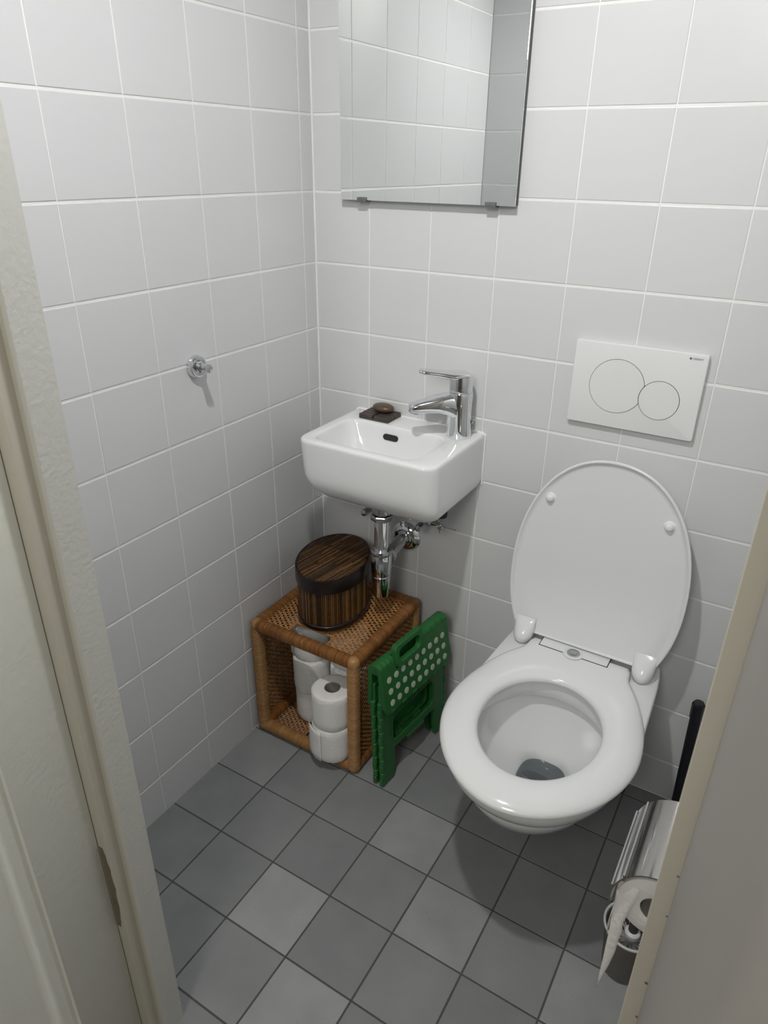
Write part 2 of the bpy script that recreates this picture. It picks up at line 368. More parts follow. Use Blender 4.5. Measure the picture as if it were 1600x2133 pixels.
# ------------------------------------------------------------------ flush plate
t = thing('flush_plate', (.7595, 0, .976), 'white wall flush plate with two round buttons above the toilet', 'flush plate')
px0, px1, pz0, pz1, pd = .6365, .8815, .8955, 1.0605, .0125
m = MB()
def rz(x0, z0, x1, z1, r, y, k=4): return [(a, y, b) for a, b, _ in rrect(x0, z0, x1, z1, r, 0, k)]
m.loft([rz(px0, pz0, px1, pz1, .004, -.0005), rz(px0, pz0, px1, pz1, .004, -pd + .0018), rz(px0 + .0006, pz0 + .0006, px1 - .0006, pz1 - .0006, .004, -pd + .0004), rz(px0 + .002, pz0 + .002, px1 - .002, pz1 - .002, .003, -pd)], True)
m.build('plate_body', 'plate', t)
b1, r1, b2, r2 = (.7262, .9795), .0527, (.8085, .9645), .0372
def arc_disc(c, r, other, ro, y0, y1, gap, name):
    m = MB(); pts = []
    for i in range(96):
        a = 2 * PI * i / 96; x, z = c[0] + r * math.cos(a), c[1] + r * math.sin(a)
        if other:
            dx, dz = x - other[0], z - other[1]; d = math.hypot(dx, dz)
            if d < ro + gap: x, z = other[0] + dx / d * (ro + gap), other[1] + dz / d * (ro + gap)
        pts.append((x, z))
    cx, cz = c
    sh = lambda k, y: [(cx + (x - cx) * k, y, cz + (z - cz) * k) for x, z in pts]
    m.loft([sh(1, y0), sh(1, y1 + .0004), sh(.992, y1)], True)
    return m, sh
m, _ = arc_disc(b1, r1 + .0012, None, 0, -.010, -pd - .0001, 0, ''); 
m2, _ = arc_disc(b2, r2 + .0012, None, 0, -.010, -pd - .00012, 0, '')
o = m.add(m2.v, m2.f); m.build('button_seam', 'seam', t)
m, _ = arc_disc(b1, r1, b2, r2, -.012, -pd - .0012, .0011, ''); m.build('large_flush_button', 'plate', t)
m, _ = arc_disc(b2, r2, None, 0, -.012, -pd - .0012, 0, ''); m.build('small_flush_button', 'plate', t)
def text_mesh(name, body, size, mtx, matk, parent, ext=.0001):
    cu = bpy.data.curves.new(name, 'FONT'); cu.body = body; cu.size = size; cu.extrude = ext; cu.align_x = 'LEFT'; cu.space_character = 1.05
    ob = bpy.data.objects.new(name + '_tmp', cu); C.objects.link(ob)
    bpy.context.view_layer.update()
    me = bpy.data.meshes.new_from_object(ob.evaluated_get(bpy.context.evaluated_depsgraph_get()))
    me.transform(mtx); C.objects.unlink(ob); bpy.data.objects.remove(ob)
    if parent: me.transform(Matrix.Translation(-parent_off(parent)))
    me.materials.clear(); me.materials.append(M[matk])
    o = bpy.data.objects.new(name, me); C.objects.link(o); o.parent = parent; return o
T = Matrix.Translation((.8535, -pd - .0002, 1.0505)) @ Matrix.Rotation(PI / 2, 4, 'X')
text_mesh('brand_lettering', 'GEBERIT', .0050, T, 'ink', t)
m = MB(); m.box((.8485, -pd - .0003, 1.0504), (.8520, -pd - .0001, 1.0541)); m.build('brand_square', 'ink', t, smooth=0)

# ------------------------------------------------------------------ washbasin
SX0, SX1, SYF, SZ = .1135, .4555, -.256, .825
t = thing('washbasin', (.285, 0, .825), 'small white ceramic washbasin hung on the back wall below the mirror', 'washbasin')
m = MB()
def srect(x0, x1, yf, r, z, k=8, rb=.002):
    out = []
    for cx, cy, a0, rr in ((x1 - rb, -rb - .0005, 0, rb), (x0 + rb, -rb - .0005, PI / 2, rb), (x0 + r, yf + r, PI, r), (x1 - r, yf + r, 1.5 * PI, r)):
        for i in range(k + 1):
            a = a0 + PI / 2 * i / k; out.append((cx + rr * math.cos(a), cy + rr * math.sin(a), z))
    return out
rings = []
H = .142
def sec(q):   # q 0 bottom .. 1 top, side inset as the body rounds under
    return q
for q in [0, .02, .06, .12, .2, .3, .42, .56, .72, .86, .94]:
    z = SZ - H + H * q
    ins = .030 * (1 - min(1, q / .50)) ** 2.2 + (.0075 * (1 - q))
    insr = .016 * (1 - min(1, q / .22)) ** 2 + .0015 * (1 - q)
    insf = .034 * (1 - min(1, q / .42)) ** 2.2 + .004 * (1 - q)
    rings.append(srect(SX0 + ins, SX1 - insr, SYF + insf, .034, z))
rings[0:0] = [srect(SX0 + .075, SX1 - .050, SYF + .08, .03, SZ - H - .0012)]
for e, dz in ((.0004, .0065), (.0012, .0035), (.0032, .0012), (.007, 0)):
    rings.append(srect(SX0 + e, SX1 - e, SYF + e, .034 - e * .5, SZ - dz))
# basin cavity rings continue inward with the same vertex count
bx0, bx1, byf, byb = .141, .400, -.232, -.074
def brect(e, z, r, sh=0.0, eb=None):
    eb = e if eb is None else eb
    out = []; k = 8; x0, x1, y0, y1 = bx0 + e * 1.25, bx1 - e * 1.05, byf + e, byb - eb
    r = min(r, (x1 - x0) * .49, (y1 - y0) * .49)
    for cx, cy, a0 in ((x1 - r, y1 - r, 0), (x0 + r, y1 - r, PI / 2), (x0 + r, y0 + r, PI), (x1 - r, y0 + r, 1.5 * PI)):
        for i in range(k + 1):
            a = a0 + PI / 2 * i / k; out.append((cx + r * math.cos(a), cy + r * math.sin(a), z))
    return out
rings.append(brect(-.004, SZ, .036)); rings.append(brect(-.0012, SZ - .001, .034)); rings.append(brect(.0008, SZ - .004, .034)); rings.append(brect(.0022, SZ - .010, .035))
rings.append(brect(.007, SZ - .035, .042, eb=.006)); rings.append(brect(.014, SZ - .062, .05, eb=.012)); rings.append(brect(.024, SZ - .083, .055, eb=.022))
rings.append(brect(.040, SZ - .094, .05, eb=.036)); rings.append(brect(.060, SZ - .098, .03, eb=.055)); rings.append(brect(.072, SZ - .0995, .012, eb=.068))
m.loft(rings, caps=True)
m.build('basin_body', 'ceramic', t, smooth=50)
m = MB()   # overflow slot in the rear wall of the bowl
oc = Vector((.2555, -.0795, .7985))
sl = []
for y, g in ((-.0765, .0), (-.0812, .0)):
    sl.append([(oc.x + dx, y, oc.z + dz) for dx, dz in [( (.0125 if math.cos(a) > 0 else -.0125) + .0072 * math.cos(a), .0072 * math.sin(a)) for a in [2 * PI * i / 28 + .01 for i in range(28)]]])
m.loft(sl, True); m.build('overflow_slot', 'seam', t)
m = MB(); m.lathe([(.0215, 0), (.0235, .001), (.0235, .0025), (.019, .004), (.0185, .001)], (.272, -.145, SZ - .0995), (0, 0, 1), 32); m.build('drain_ring', 'chrome', t)
# faint print on the rear left of the rim
m = MB()
rng = random.Random(5); x = .128
while x < .150:
    wd = rng.uniform(.0008, .0016); m.box((x, -.0125, SZ), (x + wd, -.0105, SZ + .00015)); x += wd + .0008
m.build('rim_print', 'ink', t, smooth=0)
# silicone bead to the wall
m = MB(); m.tube([(SX0 - .001, -.0015, SZ - .004), (SX0 + .006, -.0015, SZ), (SX1 - .006, -.0015, SZ), (SX1 + .001, -.0015, SZ - .004), (SX1 + .001, -.0015, SZ - .125)], .0026, 8); m.build('silicone_bead', 'grout', t)

# ------------------------------------------------------------------ faucet
FC = Vector((.411, -.049, SZ + .0004)); ang = math.radians(218)
D = Vector((math.cos(ang), math.sin(ang), 0)); Sd = Vector((-D.y, D.x, 0)); Z = Vector((0, 0, 1))
t = thing('mixer_tap', FC, 'chrome single lever mixer tap on the right of the washbasin', 'tap')
def xs(c, ax, side, a, b, n=28, p=2.0):
    """superellipse section with half axes a (along side) and b (along ax)"""
    out = []
    for i in range(n):
        th = 2 * PI * i / n; cc, ss = math.cos(th), math.sin(th); e = 2 / p
        out.append(Vector(c) + Vector(side) * (a * math.copysign(abs(cc) ** e, cc)) + Vector(ax) * (b * math.copysign(abs(ss) ** e, ss)))
    return out
m = MB()
rings = []
for h, r, fwd in ((0, .0278, 0), (.002, .0283, 0), (.02, .0272, 0), (.045, .0264, .0005), (.065, .0268, .001), (.08, .0274, .001), (.092, .0270, 0), (.099, .0266, 0), (.101, .0258, 0)):
    rings.append(xs(FC + Z * h + D * fwd, D, Sd, r, r))
m.loft(rings, True)
m.build('tap_body', 'chrome', t)
m = MB()   # spout, swept from the body
rings = []
path = [(-.004, .060, .0250, .038), (.012, .0665, .0248, .0330), (.022, .0710, .0244, .0280), (.034, .0740, .0240, .0232), (.050, .0745, .0226, .0192), (.070, .0722, .0208, .0160), (.088, .0696, .0192, .0136), (.100, .0680, .0180, .0118), (.1075, .0670, .0165, .0100), (.1105, .0664, .0130, .0070)]
for d, h, a, b in path:
    up = (Z * 1.0 + D * .18).normalized()
    rings.append(xs(FC + D * d + Z * h, up, Sd, a, b, p=2.9))
m.loft(rings, True)
m.build('spout', 'chrome', t)
m = MB(); c = FC + D * .0985 + Z * .0655; m.lathe([(.0118, 0), (.0122, .002), (.0122, .0085), (.0108, .0105), (.008, .0100), (.0075, .006)], c, (-Z + D * .28), 28); m.build('aerator', 'chromed', t)
m = MB()   # lever head
rings = []
for h, r in ((.101, .0235), (.1025, .0250), (.107, .0255), (.120, .0255), (.131, .0252), (.136, .0243)):
    rings.append(xs(FC + Z * h, D, Sd, r, r))
m.loft(rings, True)
rings = []
for d, h, a, b in ((-.0235, .1335, .012, .0028), (-.019, .1365, .0185, .0048), (-.008, .1385, .0238, .0062), (.006, .1385, .0242, .0066), (.020, .1370, .0238, .0088), (.032, .1385, .0208, .0084), (.050, .1415, .0182, .0072), (.070, .1445, .0165, .0064), (.084, .1465, .0148, .0056), (.091, .1474, .0112, .0044), (.0935, .1478, .0060, .0026)):
    rings.append(xs(FC + D * d + Z * h, Z, Sd, a, b, p=2.3))
m.loft(rings, True)
m.build('lever', 'chrome', t)
m = MB(); q = FC - D * .0285; m.tube([q + Z * .012, q + Z * .034 + Vector((.004, 0, 0))], .0023, 10); m.tube([q + Z * .030 + Vector((.003, 0, 0)), q + Z * .037 + Vector((.005, 0, 0))], .0042, 12); m.build('pop_up_pull', 'chromed', t)

# ------------------------------------------------------------------ soap dish and soap
ca, sa = math.cos(.03), math.sin(.03)
t = thing('soap_dish', (.1985, -.034, SZ), 'dark slatted wooden soap dish on the rear left of the basin rim', 'soap dish')
m = MB(); x0, x1, y0, y1 = .160, .2395, -.0665, -.0045
m.box((x0, y0, SZ + .0006), (x1, y1, SZ + .0055), .0012)
for xa, xb in ((x0, .1965), (.2015, x1)):
    for k in range(4):
        ya = y0 + k * .0158; m.box((xa, ya, SZ + .005), (xb, ya + .0136, SZ + .0118), .0013)
m.build('slatted_tray', 'darkwood', t)
m = MB(); sc = Vector((.2035, -.0275, SZ + .0118 + .0105)); rings = []
n = 16
for i in range(n + 1):
    a = -PI / 2 + PI * i / n; r = max(math.cos(a), .02) ** .8; h = math.sin(a) * .0103
    rings.append([(sc.x + .0275 * r * math.cos(2 * PI * k / 36), sc.y + .0195 * r * math.sin(2 * PI * k / 36), sc.z + h) for k in range(36)])
m.loft(rings, True); o = m.build('soap_bar', 'soap'); tag(o, 'oval brown bar of soap lying on the wooden soap dish', 'soap')

# ------------------------------------------------------------------ drain trap
TX, TY = .2725, -.143
t = thing('bottle_trap', (TX, TY, .405), 'chrome bottle trap under the washbasin with arm to the wall', 'drain trap')
m = MB(); m.lathe([(.023, 0), (.0235, .002), (.0235, .048), (.016, .05)], (TX, TY, .638), (0, 0, 1), 32); m.build('waste_outlet', 'chromed', t)
m = MB(); m.lathe([(.0185, 0), (.0255, .001), (.0262, .003), (.0262, .012), (.0250, .014), (.0235, .0145)], (TX, TY, .608 + .012), (0, 0, 1), 8); m.build('waste_nut', 'chromed', t, smooth=20)
m = MB(); m.lathe([(.0175, 0), (.0175, .110)], (TX, TY, .525), (0, 0, 1), 32); m.build('inlet_pipe', 'chrome', t)
m = MB(); m.lathe([(.019, 0), (.0262, .0008), (.0268, .003), (.0268, .011), (.0252, .0135), (.0185, .014)], (TX, TY, .529), (0, 0, 1), 36); m.build('ring_nut', 'chromed', t)
m = MB(); m.lathe([(.010, 0), (.0185, .0015), (.0205, .006), (.0222, .050), (.0228, .0585), (.0205, .060), (.0228, .062), (.0238, .0665), (.0252, .098), (.0252, .118), (.024, .121)], (TX, TY, .410), (0, 0, 1), 40); m.build('trap_cup', 'chrome', t)
RC = Vector((.262, -.0005, .508))
m = MB(); m.tube([(TX, TY + .012, .512), (TX - .003, -.09, .511), (RC.x, -.03, .5085), (RC.x, -.004, .508)], .0162, 28); m.build('outlet_arm', 'chromed', t)
m = MB(); a = Vector((TX, TY + .020, .512)); dr_ = (Vector((RC.x, 0, .508)) - a).normalized(); m.lathe([(.0162, 0), (.0222, .0006), (.0238, .003), (.0238, .0145), (.0215, .017), (.0165, .018)], a, dr_, 36); m.build('arm_nut', 'chromed', t)
m = MB(); m.lathe([(.0405, 0), (.0408, .0025), (.0375, .007), (.031, .0125), (.0255, .0155), (.0235, .0158), (.0225, .013), (.0205, .020), (.0165, .021)], RC, (0, -1, 0), 44); m.build('wall_rosette', 'chrome', t)

# angle valves
def valve(x, z, label):
    v = thing('angle_valve', (x, 0, z), label, 'valve', 'angle valves under the washbasin')
    m = MB(); m.lathe([(.026, .0005), (.0262, .002), (.022, .006), (.012, .009)], (x, 0, z), (0, -1, 0), 32); m.build('valve_rosette', 'chromed', v)
    m = MB(); m.lathe([(.0085, .006), (.0085, .022), (.0125, .024), (.013, .040), (.0105, .043)], (x, 0, z), (0, -1, 0), 28)
    m.tube([(x, -.032, z + .008), (x, -.032, z + .028)], .0075, 16); m.tube([(x, -.032, z + .026), (x, -.032, z + .115)], .0045, 12)
    m.build('valve_body', 'chromed', v)
    m = MB(); m.lathe([(.0065, .043), (.0065, .049), (.0088, .051), (.0094, .056), (.0094, .074), (.0078, .080), (.003, .0825)], (x, 0, z), (0, -1, 0), 28); m.build('valve_knob', 'chromed', v)
    return v
valve(.181, .584, 'left chrome angle valve, peeking out left of the bottle trap')
valve(.3335, .584, 'right chrome angle valve, right of the bottle trap')
t = thing('pop_up_rod', (.385, -.035, .592), 'thin metal pop-up linkage rod with clamp below the basin right corner', 'linkage')
m = MB(); m.tube([(.295, -.060, .604), (.36, -.052, .5945), (.4195, -.046, .589)], .0016, 8); m.build('cross_rod', 'chromed', t)
m = MB(); m.tube([(.379, -.052, .682), (.379, -.052, .572)], .0014, 8); m.build('lift_rod', 'chromed', t)
m = MB(); m.lathe([(.0062, 0), (.0066, .001), (.0066, .006), (.005, .007)], (.379, -.0475, .588), (.3, -1, .1), 20); m.lathe([(.0022, 0), (.0022, .004)], (.3775, -.0545, .588), (.3, -1, .1), 12); m.build('rod_clamp', 'chromed', t)
m = MB(); m.lathe([(.019, 0), (.019, .012), (.012, .014)], (.371, -.040, .612), (0, 0, 1), 24); m.build('tap_fixing_washer', 'black', t)

# ------------------------------------------------------------------ toilet
TC = .7605; yc = -.352
def egg_r(th, a, bf, br, n=2.0):
    """polar radius of a superellipse egg; th 0 = +x, pi/2 = back (+y)"""
    c, s_ = abs(math.cos(th)), abs(math.sin(th)); b = br if math.sin(th) > 0 else bf
    return 1.0 / ((c / a) ** n + (s_ / b) ** n) ** (1 / n)
t = thing('toilet', (TC, 0, .08), 'white wall-hung toilet with the lid up on the back wall', 'toilet')
NR = 96
def ring(a, bf, br, z, cy=yc, n=2.0):
    out = []
    for k in range(NR):
        th = 2 * PI * k / NR; r = egg_r(th, a, bf, br, n); out.append((TC + r * math.cos(th), cy + r * math.sin(th), z))
    return out
def body_ring(z, a, yf, hb, yw=-.20, back=-.0005):
    """outline: straight back at wall, half width hb, blending to ellipse a, front at yf"""
    out = []
    for k in range(NR):
        th = 2 * PI * k / NR; c, s_ = math.cos(th), math.sin(th)
        cy = min(yw, (yf + back) * .5)
        if s_ >= 0:
            d = cy - 0 - 0
            bx, by = hb + (a - hb) * 1.0, back - cy
            # rounded rectangle in polar form with high exponent, width shrinking towards the wall
            r = 1.0 / ((abs(c) / a) ** 9 + (abs(s_) / by) ** 9) ** (1 / 9)
            x, y = r * c, cy + r * s_
            f = max(0, min(1, (y - cy) / by)); x *= (1 - f) + f * hb / a
        else:
            r = 1.0 / ((abs(c) / a) ** 2.15 + (abs(s_) / (cy - yf)) ** 2.15) ** (1 / 2.15); x, y = r * c, cy + r * s_
        out.append((TC + x, y, z))
    return out
m = MB()
rings = [body_ring(.075, .08, -.10, .11, -.05), body_ring(.085, .115, -.15, .14, -.07), body_ring(.11, .135, -.205, .158, -.10), body_ring(.15, .148, -.275, .164, -.13), body_ring(.20, .155, -.355, .166, -.17),
         body_ring(.25, .160, -.430, .166, -.21), body_ring(.29, .166, -.490, .166, -.24), body_ring(.32, .171, -.527, .166, -.27), body_ring(.345, .176, -.552, .166, -.29), body_ring(.365, .179, -.564, .166, -.30),
         body_ring(.380, .1795, -.568, .166, -.30), body_ring(.386, .178, -.567, .1645, -.30), body_ring(.389, .1745, -.5635, .161, -.30)]
rings += [ring(.140, .180, .155, .3892), ring(.134, .172, .148, .388), ring(.1325, .170, .1465, .384), ring(.1330, .170, .147, .350), ring(.1345, .171, .1485, .345),
          ring(.148, .184, .162, .3425), ring(.1505, .186, .1645, .336), ring(.146, .181, .160, .315), ring(.132, .165, .150, .285), ring(.104, .135, .135, .250, -.345), ring(.072, .095, .098, .224, -.325), ring(.052, .058, .058, .206, -.295, 2.6),
          ring(.043, .040, .040, .190, -.282, 3), ring(.038, .030, .030, .165, -.270, 3), ring(.034, .022, .022, .130, -.262, 3)]
m.loft(rings, True)
m.build('toilet_bowl', 'ceramic', t, smooth=60)
m = MB(); m.loft([ring(.0485, .050, .050, .2002, -.290, 2.8), ring(.048, .0495, .0495, .2006, -.290, 2.8)], True); m.build('bowl_water', 'water', t)
m = MB(); m.loft([[(.752 + .030 * math.cos(a_), -.286 + .011 * math.sin(a_), z_) for a_ in [2 * PI * k / 24 for k in range(24)]] for z_ in (.1925, .1935)], True); m.build('bowl_outlet', 'seam', t)
# hinge bar and seat
st = thing('toilet_seat', (TC, yc, .39), '', ''); del st['label']; del st['category']; st.parent = t; st.location = Vector((TC, yc, .39)) - Vector(t.location)
def seat_ro(th):
    c, s_ = math.cos(th), math.sin(th)
    r = egg_r(th, .1885, .2275, .275, 1.9)
    if s_ > 0:
        r = min(r, .2435 / s_)
        nr = min(.112 / max(abs(c), 1e-6), .2600 / s_)
        k = 26.0
        # smooth union of the egg and the hinge neck
        r = (r ** k + nr ** k) ** (1 / k) if nr > .15 else r
        r = min(r, .2605 / s_)
    return r
m = MB(); rr = []
angs = [2 * PI * k / 160 for k in range(160)]
prof = [(0, .0, .3935), (0, .0, .3985), (0.05, .0, .4035), (.14, .0, .4075), (.3, 0, .4095), (.5, 0, .4095), (.72, 0, .4075), (.88, 0, .4035), (.965, 0, .3985), (1, 0, .3935), (.985, 0, .3905), (.9, 0, .3900), (.4, 0, .3925), (.06, 0, .3915), (0, 0, .3935)]
for f, _, z in prof:
    rg = []
    for th in angs:
        ri = egg_r(th, .1145, .146, .137, 2.0); ro = seat_ro(th); r = ri + (ro - ri) * f
        zz_ = z
        if math.sin(th) > .55 and f > .5:   # flatter at the hinge
            wgt = min(1, (math.sin(th) - .55) / .25); zz_ = z + (min(.4092, z + .006) - z) * wgt * (1 if z > .3935 else 0)
        rg.append((TC + r * math.cos(th), yc + r * math.sin(th), zz_))
    rr.append(rg)
m.loft(rr, False); m.build('seat_ring', 'seat', st, smooth=60)
m = MB(); m.box((.6730, -.1265, .4070), (.8265, -.0895, .4099), .001); m.build('hinge_gap', 'seam', st, smooth=20)
m = MB(); m.box((.6745, -.1250, .4040), (.8250, -.0900, .4112), .0022); m.build('hinge_cover', 'seat', st)
m = MB(); m.lathe([(.0225, 0), (.0225, .0006), (.0180, .0010), (.0178, .0004)], (.750, -.1185, .4110), (0, 0, 1), 36); m.build('release_recess', 'plate', st)
m = MB(); m.lathe([(.0140, 0), (.0140, .0014), (.0118, .0018), (.0112, .0008), (.0085, .0008), (.008, .0018)], (.750, -.1185, .4116), (0, 0, 1), 36); m.build('release_button', 'chromed', st)
# lid
TL = .115
LO = Vector((TC, -.096, .410)); LV = Vector((0, math.sin(TL), math.cos(TL))); LN = Vector((0, -math.cos(TL), math.sin(TL)))
def lid_pt(x, v, h): return LO + Vector((x, 0, 0)) + LV * v + LN * h
def lid_outline(k):
    pts = []
    for i in range(128):
        th = 2 * PI * i / 128; c, s_ = math.cos(th), math.sin(th); a = .185 - k; b = (.271 if s_ > 0 else .25) - k; n = 2.17
        r = 1.0 / ((abs(c) / a) ** n + (abs(s_) / b) ** n) ** (1 / n); x, v = r * c, .1605 + r * s_
        v = max(v, .004 + k * .2)
        pts.append((x, v))
    return pts
m = MB(); rr = []
for k, h in ((.030, -.0150), (.010, -.0142), (.003, -.0115), (.0005, -.006), (0, -.001), (.0006, .0020), (.0025, .0030), (.0048, .0028), (.0062, .0010), (.0095, -.0030), (.016, -.0042)):
    rr.append([lid_pt(x, v, h) for x, v in lid_outline(k)])
m.loft(rr, True); m.build('lid_shell', 'lidm', st, smooth=50)
for sx in (-1, 1):
    m = MB(); rings = []
    # hinge lobe growing out of the lid foot
    for q in [i / 10 for i in range(11)]:
        v = .040 - .066 * q
        ww = .0235 * math.sqrt(max(0, 1 - max(0, (q - .55) / .47) ** 2)) if q > .55 else .0235
        hh = -.001 + .0300 * math.sin(min(1, q * 1.25) * PI / 2) ** 1.3
        hh *= math.sqrt(max(.05, 1 - max(0, (q - .7) / .32) ** 2))
        ww = max(ww, .004)
        c = lid_pt(sx * .1330, v, 0); rings.append([c + Vector((ww * math.cos(a) if abs(math.cos(a)) < .999 else ww * math.copysign(1, math.cos(a)), 0, 0)) + LN * (hh * (math.sin(a) if math.sin(a) > 0 else .35 * math.sin(a))) for a in [2 * PI * i / 24 for i in range(24)]])
    m.loft(rings, True); m.build('hinge_lobe', 'seat', st, smooth=60)
for x, v in ((-.123, .326), (.120, .324)):
    m = MB(); m.lathe([(.012, 0), (.0105, .0012), (.0082, .003), (.0078, .007), (.0062, .0098), (.003, .0110)], lid_pt(x, v, -.0042), LN, 24); m.build('lid_bumper', 'seat', st)

# ------------------------------------------------------------------ rattan cube basket
BX0, BX1, BY0, BY1, BZ = .0075, .3245, -.3385, -.022, .352; BR = .0152
t = thing('rattan_cube', ((BX0 + BX1) / 2, (BY0 + BY1) / 2, 0), 'open-fronted woven rattan cube on the floor in the left corner', 'basket')
def wrapped(p, q, matk, name='frame_bar', pitch=.0046):
    p, q = Vector(p), Vector(q); L_ = (q - p).length; n = int(L_ / pitch); pts = []; rad = []; cols = []
    rng = random.Random(hash((round(p.x, 3), round(p.y, 3), round(q.z, 3))) & 0xffff)
    for i in range(n):
        for f, r in ((.0, .885), (.22, .995), (.72, .995), (.999, .885)):
            pts.append(p.lerp(q, (i + f) / n)); rad.append(BR * (r + rng.uniform(-.01, .01)))
        cols.append(rng.random())
    m = MB(); m.tube(pts, rad, 14, True, rvs=lambda k, i: .95 if k % 4 == 3 else cols[min(k // 4, n - 1)] * .8, sq=.78, up=(0, 0, 1) if abs((q - p).normalized().z) < .9 else (1, 0, 0))
    m.build(name, matk, t, smooth=45)
a = BR; X0, X1, Y0, Y1, Z0, Z1 = BX0 + a, BX1 - a, BY0 + a, BY1 - a, a + .001, BZ - a
for x in (X0, X1):
    for y in (Y0, Y1): wrapped((x, y, Z0), (x, y, Z1), 'rattan_l', 'corner_post')
for z in (Z0, Z1):
    for y in (Y0, Y1): wrapped((X0, y, z), (X1, y, z), 'rattan' if z == Z1 else 'rattan_l', 'cross_rail')
    for x in (X0, X1): wrapped((x, Y0, z), (x, Y1, z), 'rattan', 'side_rail')
for x in (X0, X1):
    for y in (Y0, Y1):
        for z in (Z0, Z1):
            m = MB(); rings = []
            for i in range(13):
                th = -PI / 2 + PI * i / 12; r = BR * (1.09 if i % 2 else 1.03) * max(.05, math.cos(th) ** .7); rings.append([(x + r * math.cos(2 * PI * k / 16), y + r * math.sin(2 * PI * k / 16), z + BR * 1.04 * math.sin(th)) for k in range(16)])
            m.loft(rings, True, rvs=lambda k, i: (k % 3) / 3 * .5 + .15); m.build('corner_binding', 'rattan_l' if y == Y0 else 'rattan', t, smooth=50)
def weave(name, O, U, V, N, W, Hh, slot=None, mg=.026, nu=None, pitch=.0092):
    """strands along U (paired) over strands along V"""
    m = MB(); O, U, V, N = Vector(O), Vector(U), Vector(V), Vector(N); rng = random.Random(len(name) * 7 + int(W * 1000))
    us = []; u = mg
    while u < W - mg + .001: us.append(u); u += pitch * .95
    vs = []; v = .006
    while v < Hh - .004: vs.append(v); v += pitch * .74
    def strand(axis, c, lo, hi, wd, th, ph, amp):
        segs = max(2, int((hi - lo) / .0028)); rings = []; wv = U if axis == 'v' else V; dirv = V if axis == 'v' else U; sp = pitch * (.74 if axis == 'v' else .95)
        wob = rng.uniform(-.0005, .0005)
        for i in range(segs + 1):
            s_ = lo + (hi - lo) * i / segs; h = amp * math.sin(PI * (s_ / sp) + ph); c_ = c + wob + .0006 * math.sin(s_ * 40 + c * 900)
            b = O + dirv * s_ + wv * c_ + N * h
            rings.append([b - wv * wd, b + N * th, b + wv * wd, b - N * th])
        m.loft(rings, True, rv=rng.random())
    for i, v in enumerate(vs):
        spans = [(0, W)]
        if slot and slot[1] < v < slot[3]: spans = [(0, slot[0]), (slot[2], W)]
        for lo, hi in spans:
            if hi - lo > .004: strand('u', v, lo, hi, .0021, .0008, PI * (i % 2), .0011)
    for i, u in enumerate(us):
        spans = [(0, Hh)]
        if slot and slot[0] < u < slot[2]: spans = [(0, slot[1]), (slot[3], Hh)]
        for lo, hi in spans:
            if hi - lo > .004: strand('v', u, lo, hi, .0016, .0008, PI * ((i + 1) % 2), .0011)
    if slot:
        a_, b_, c_, d_ = slot
        P = lambda x, y: O + U * x + V * y
        for p, q in (((a_, b_), (c_, b_)), ((c_, b_), (c_, d_)), ((c_, d_), (a_, d_)), ((a_, d_), (a_, b_))):
            if p[1] == q[1] == b_: continue
            m.tube([P(*p), P(*q)], .0034, 8, True, rv=.5)
    m.build(name, 'weave', t, smooth=0)
Wx, Wy = X1 - X0, Y1 - Y0
weave('top_panel', (X0, Y0, BZ - .009), (1, 0, 0), (0, 1, 0), (0, 0, 1), Wx, Wy, slot=(.088, .004, .200, .050))
weave('bottom_panel', (X0, Y0, .013), (1, 0, 0), (0, 1, 0), (0, 0, 1), Wx, Wy, slot=(.115, .004, .215, .050))
weave('left_panel', (BX0 + .009, Y0, Z0), (0, 1, 0), (0, 0, 1), (1, 0, 0), Wy, Z1 - Z0)
weave('right_panel', (BX1 - .009, Y0, Z0), (0, 1, 0), (0, 0, 1), (1, 0, 0), Wy, Z1 - Z0)
weave('back_panel', (X0, BY1 - .009, Z0), (1, 0, 0), (0, 0, 1), (0, 1, 0), Wx, Z1 - Z0)

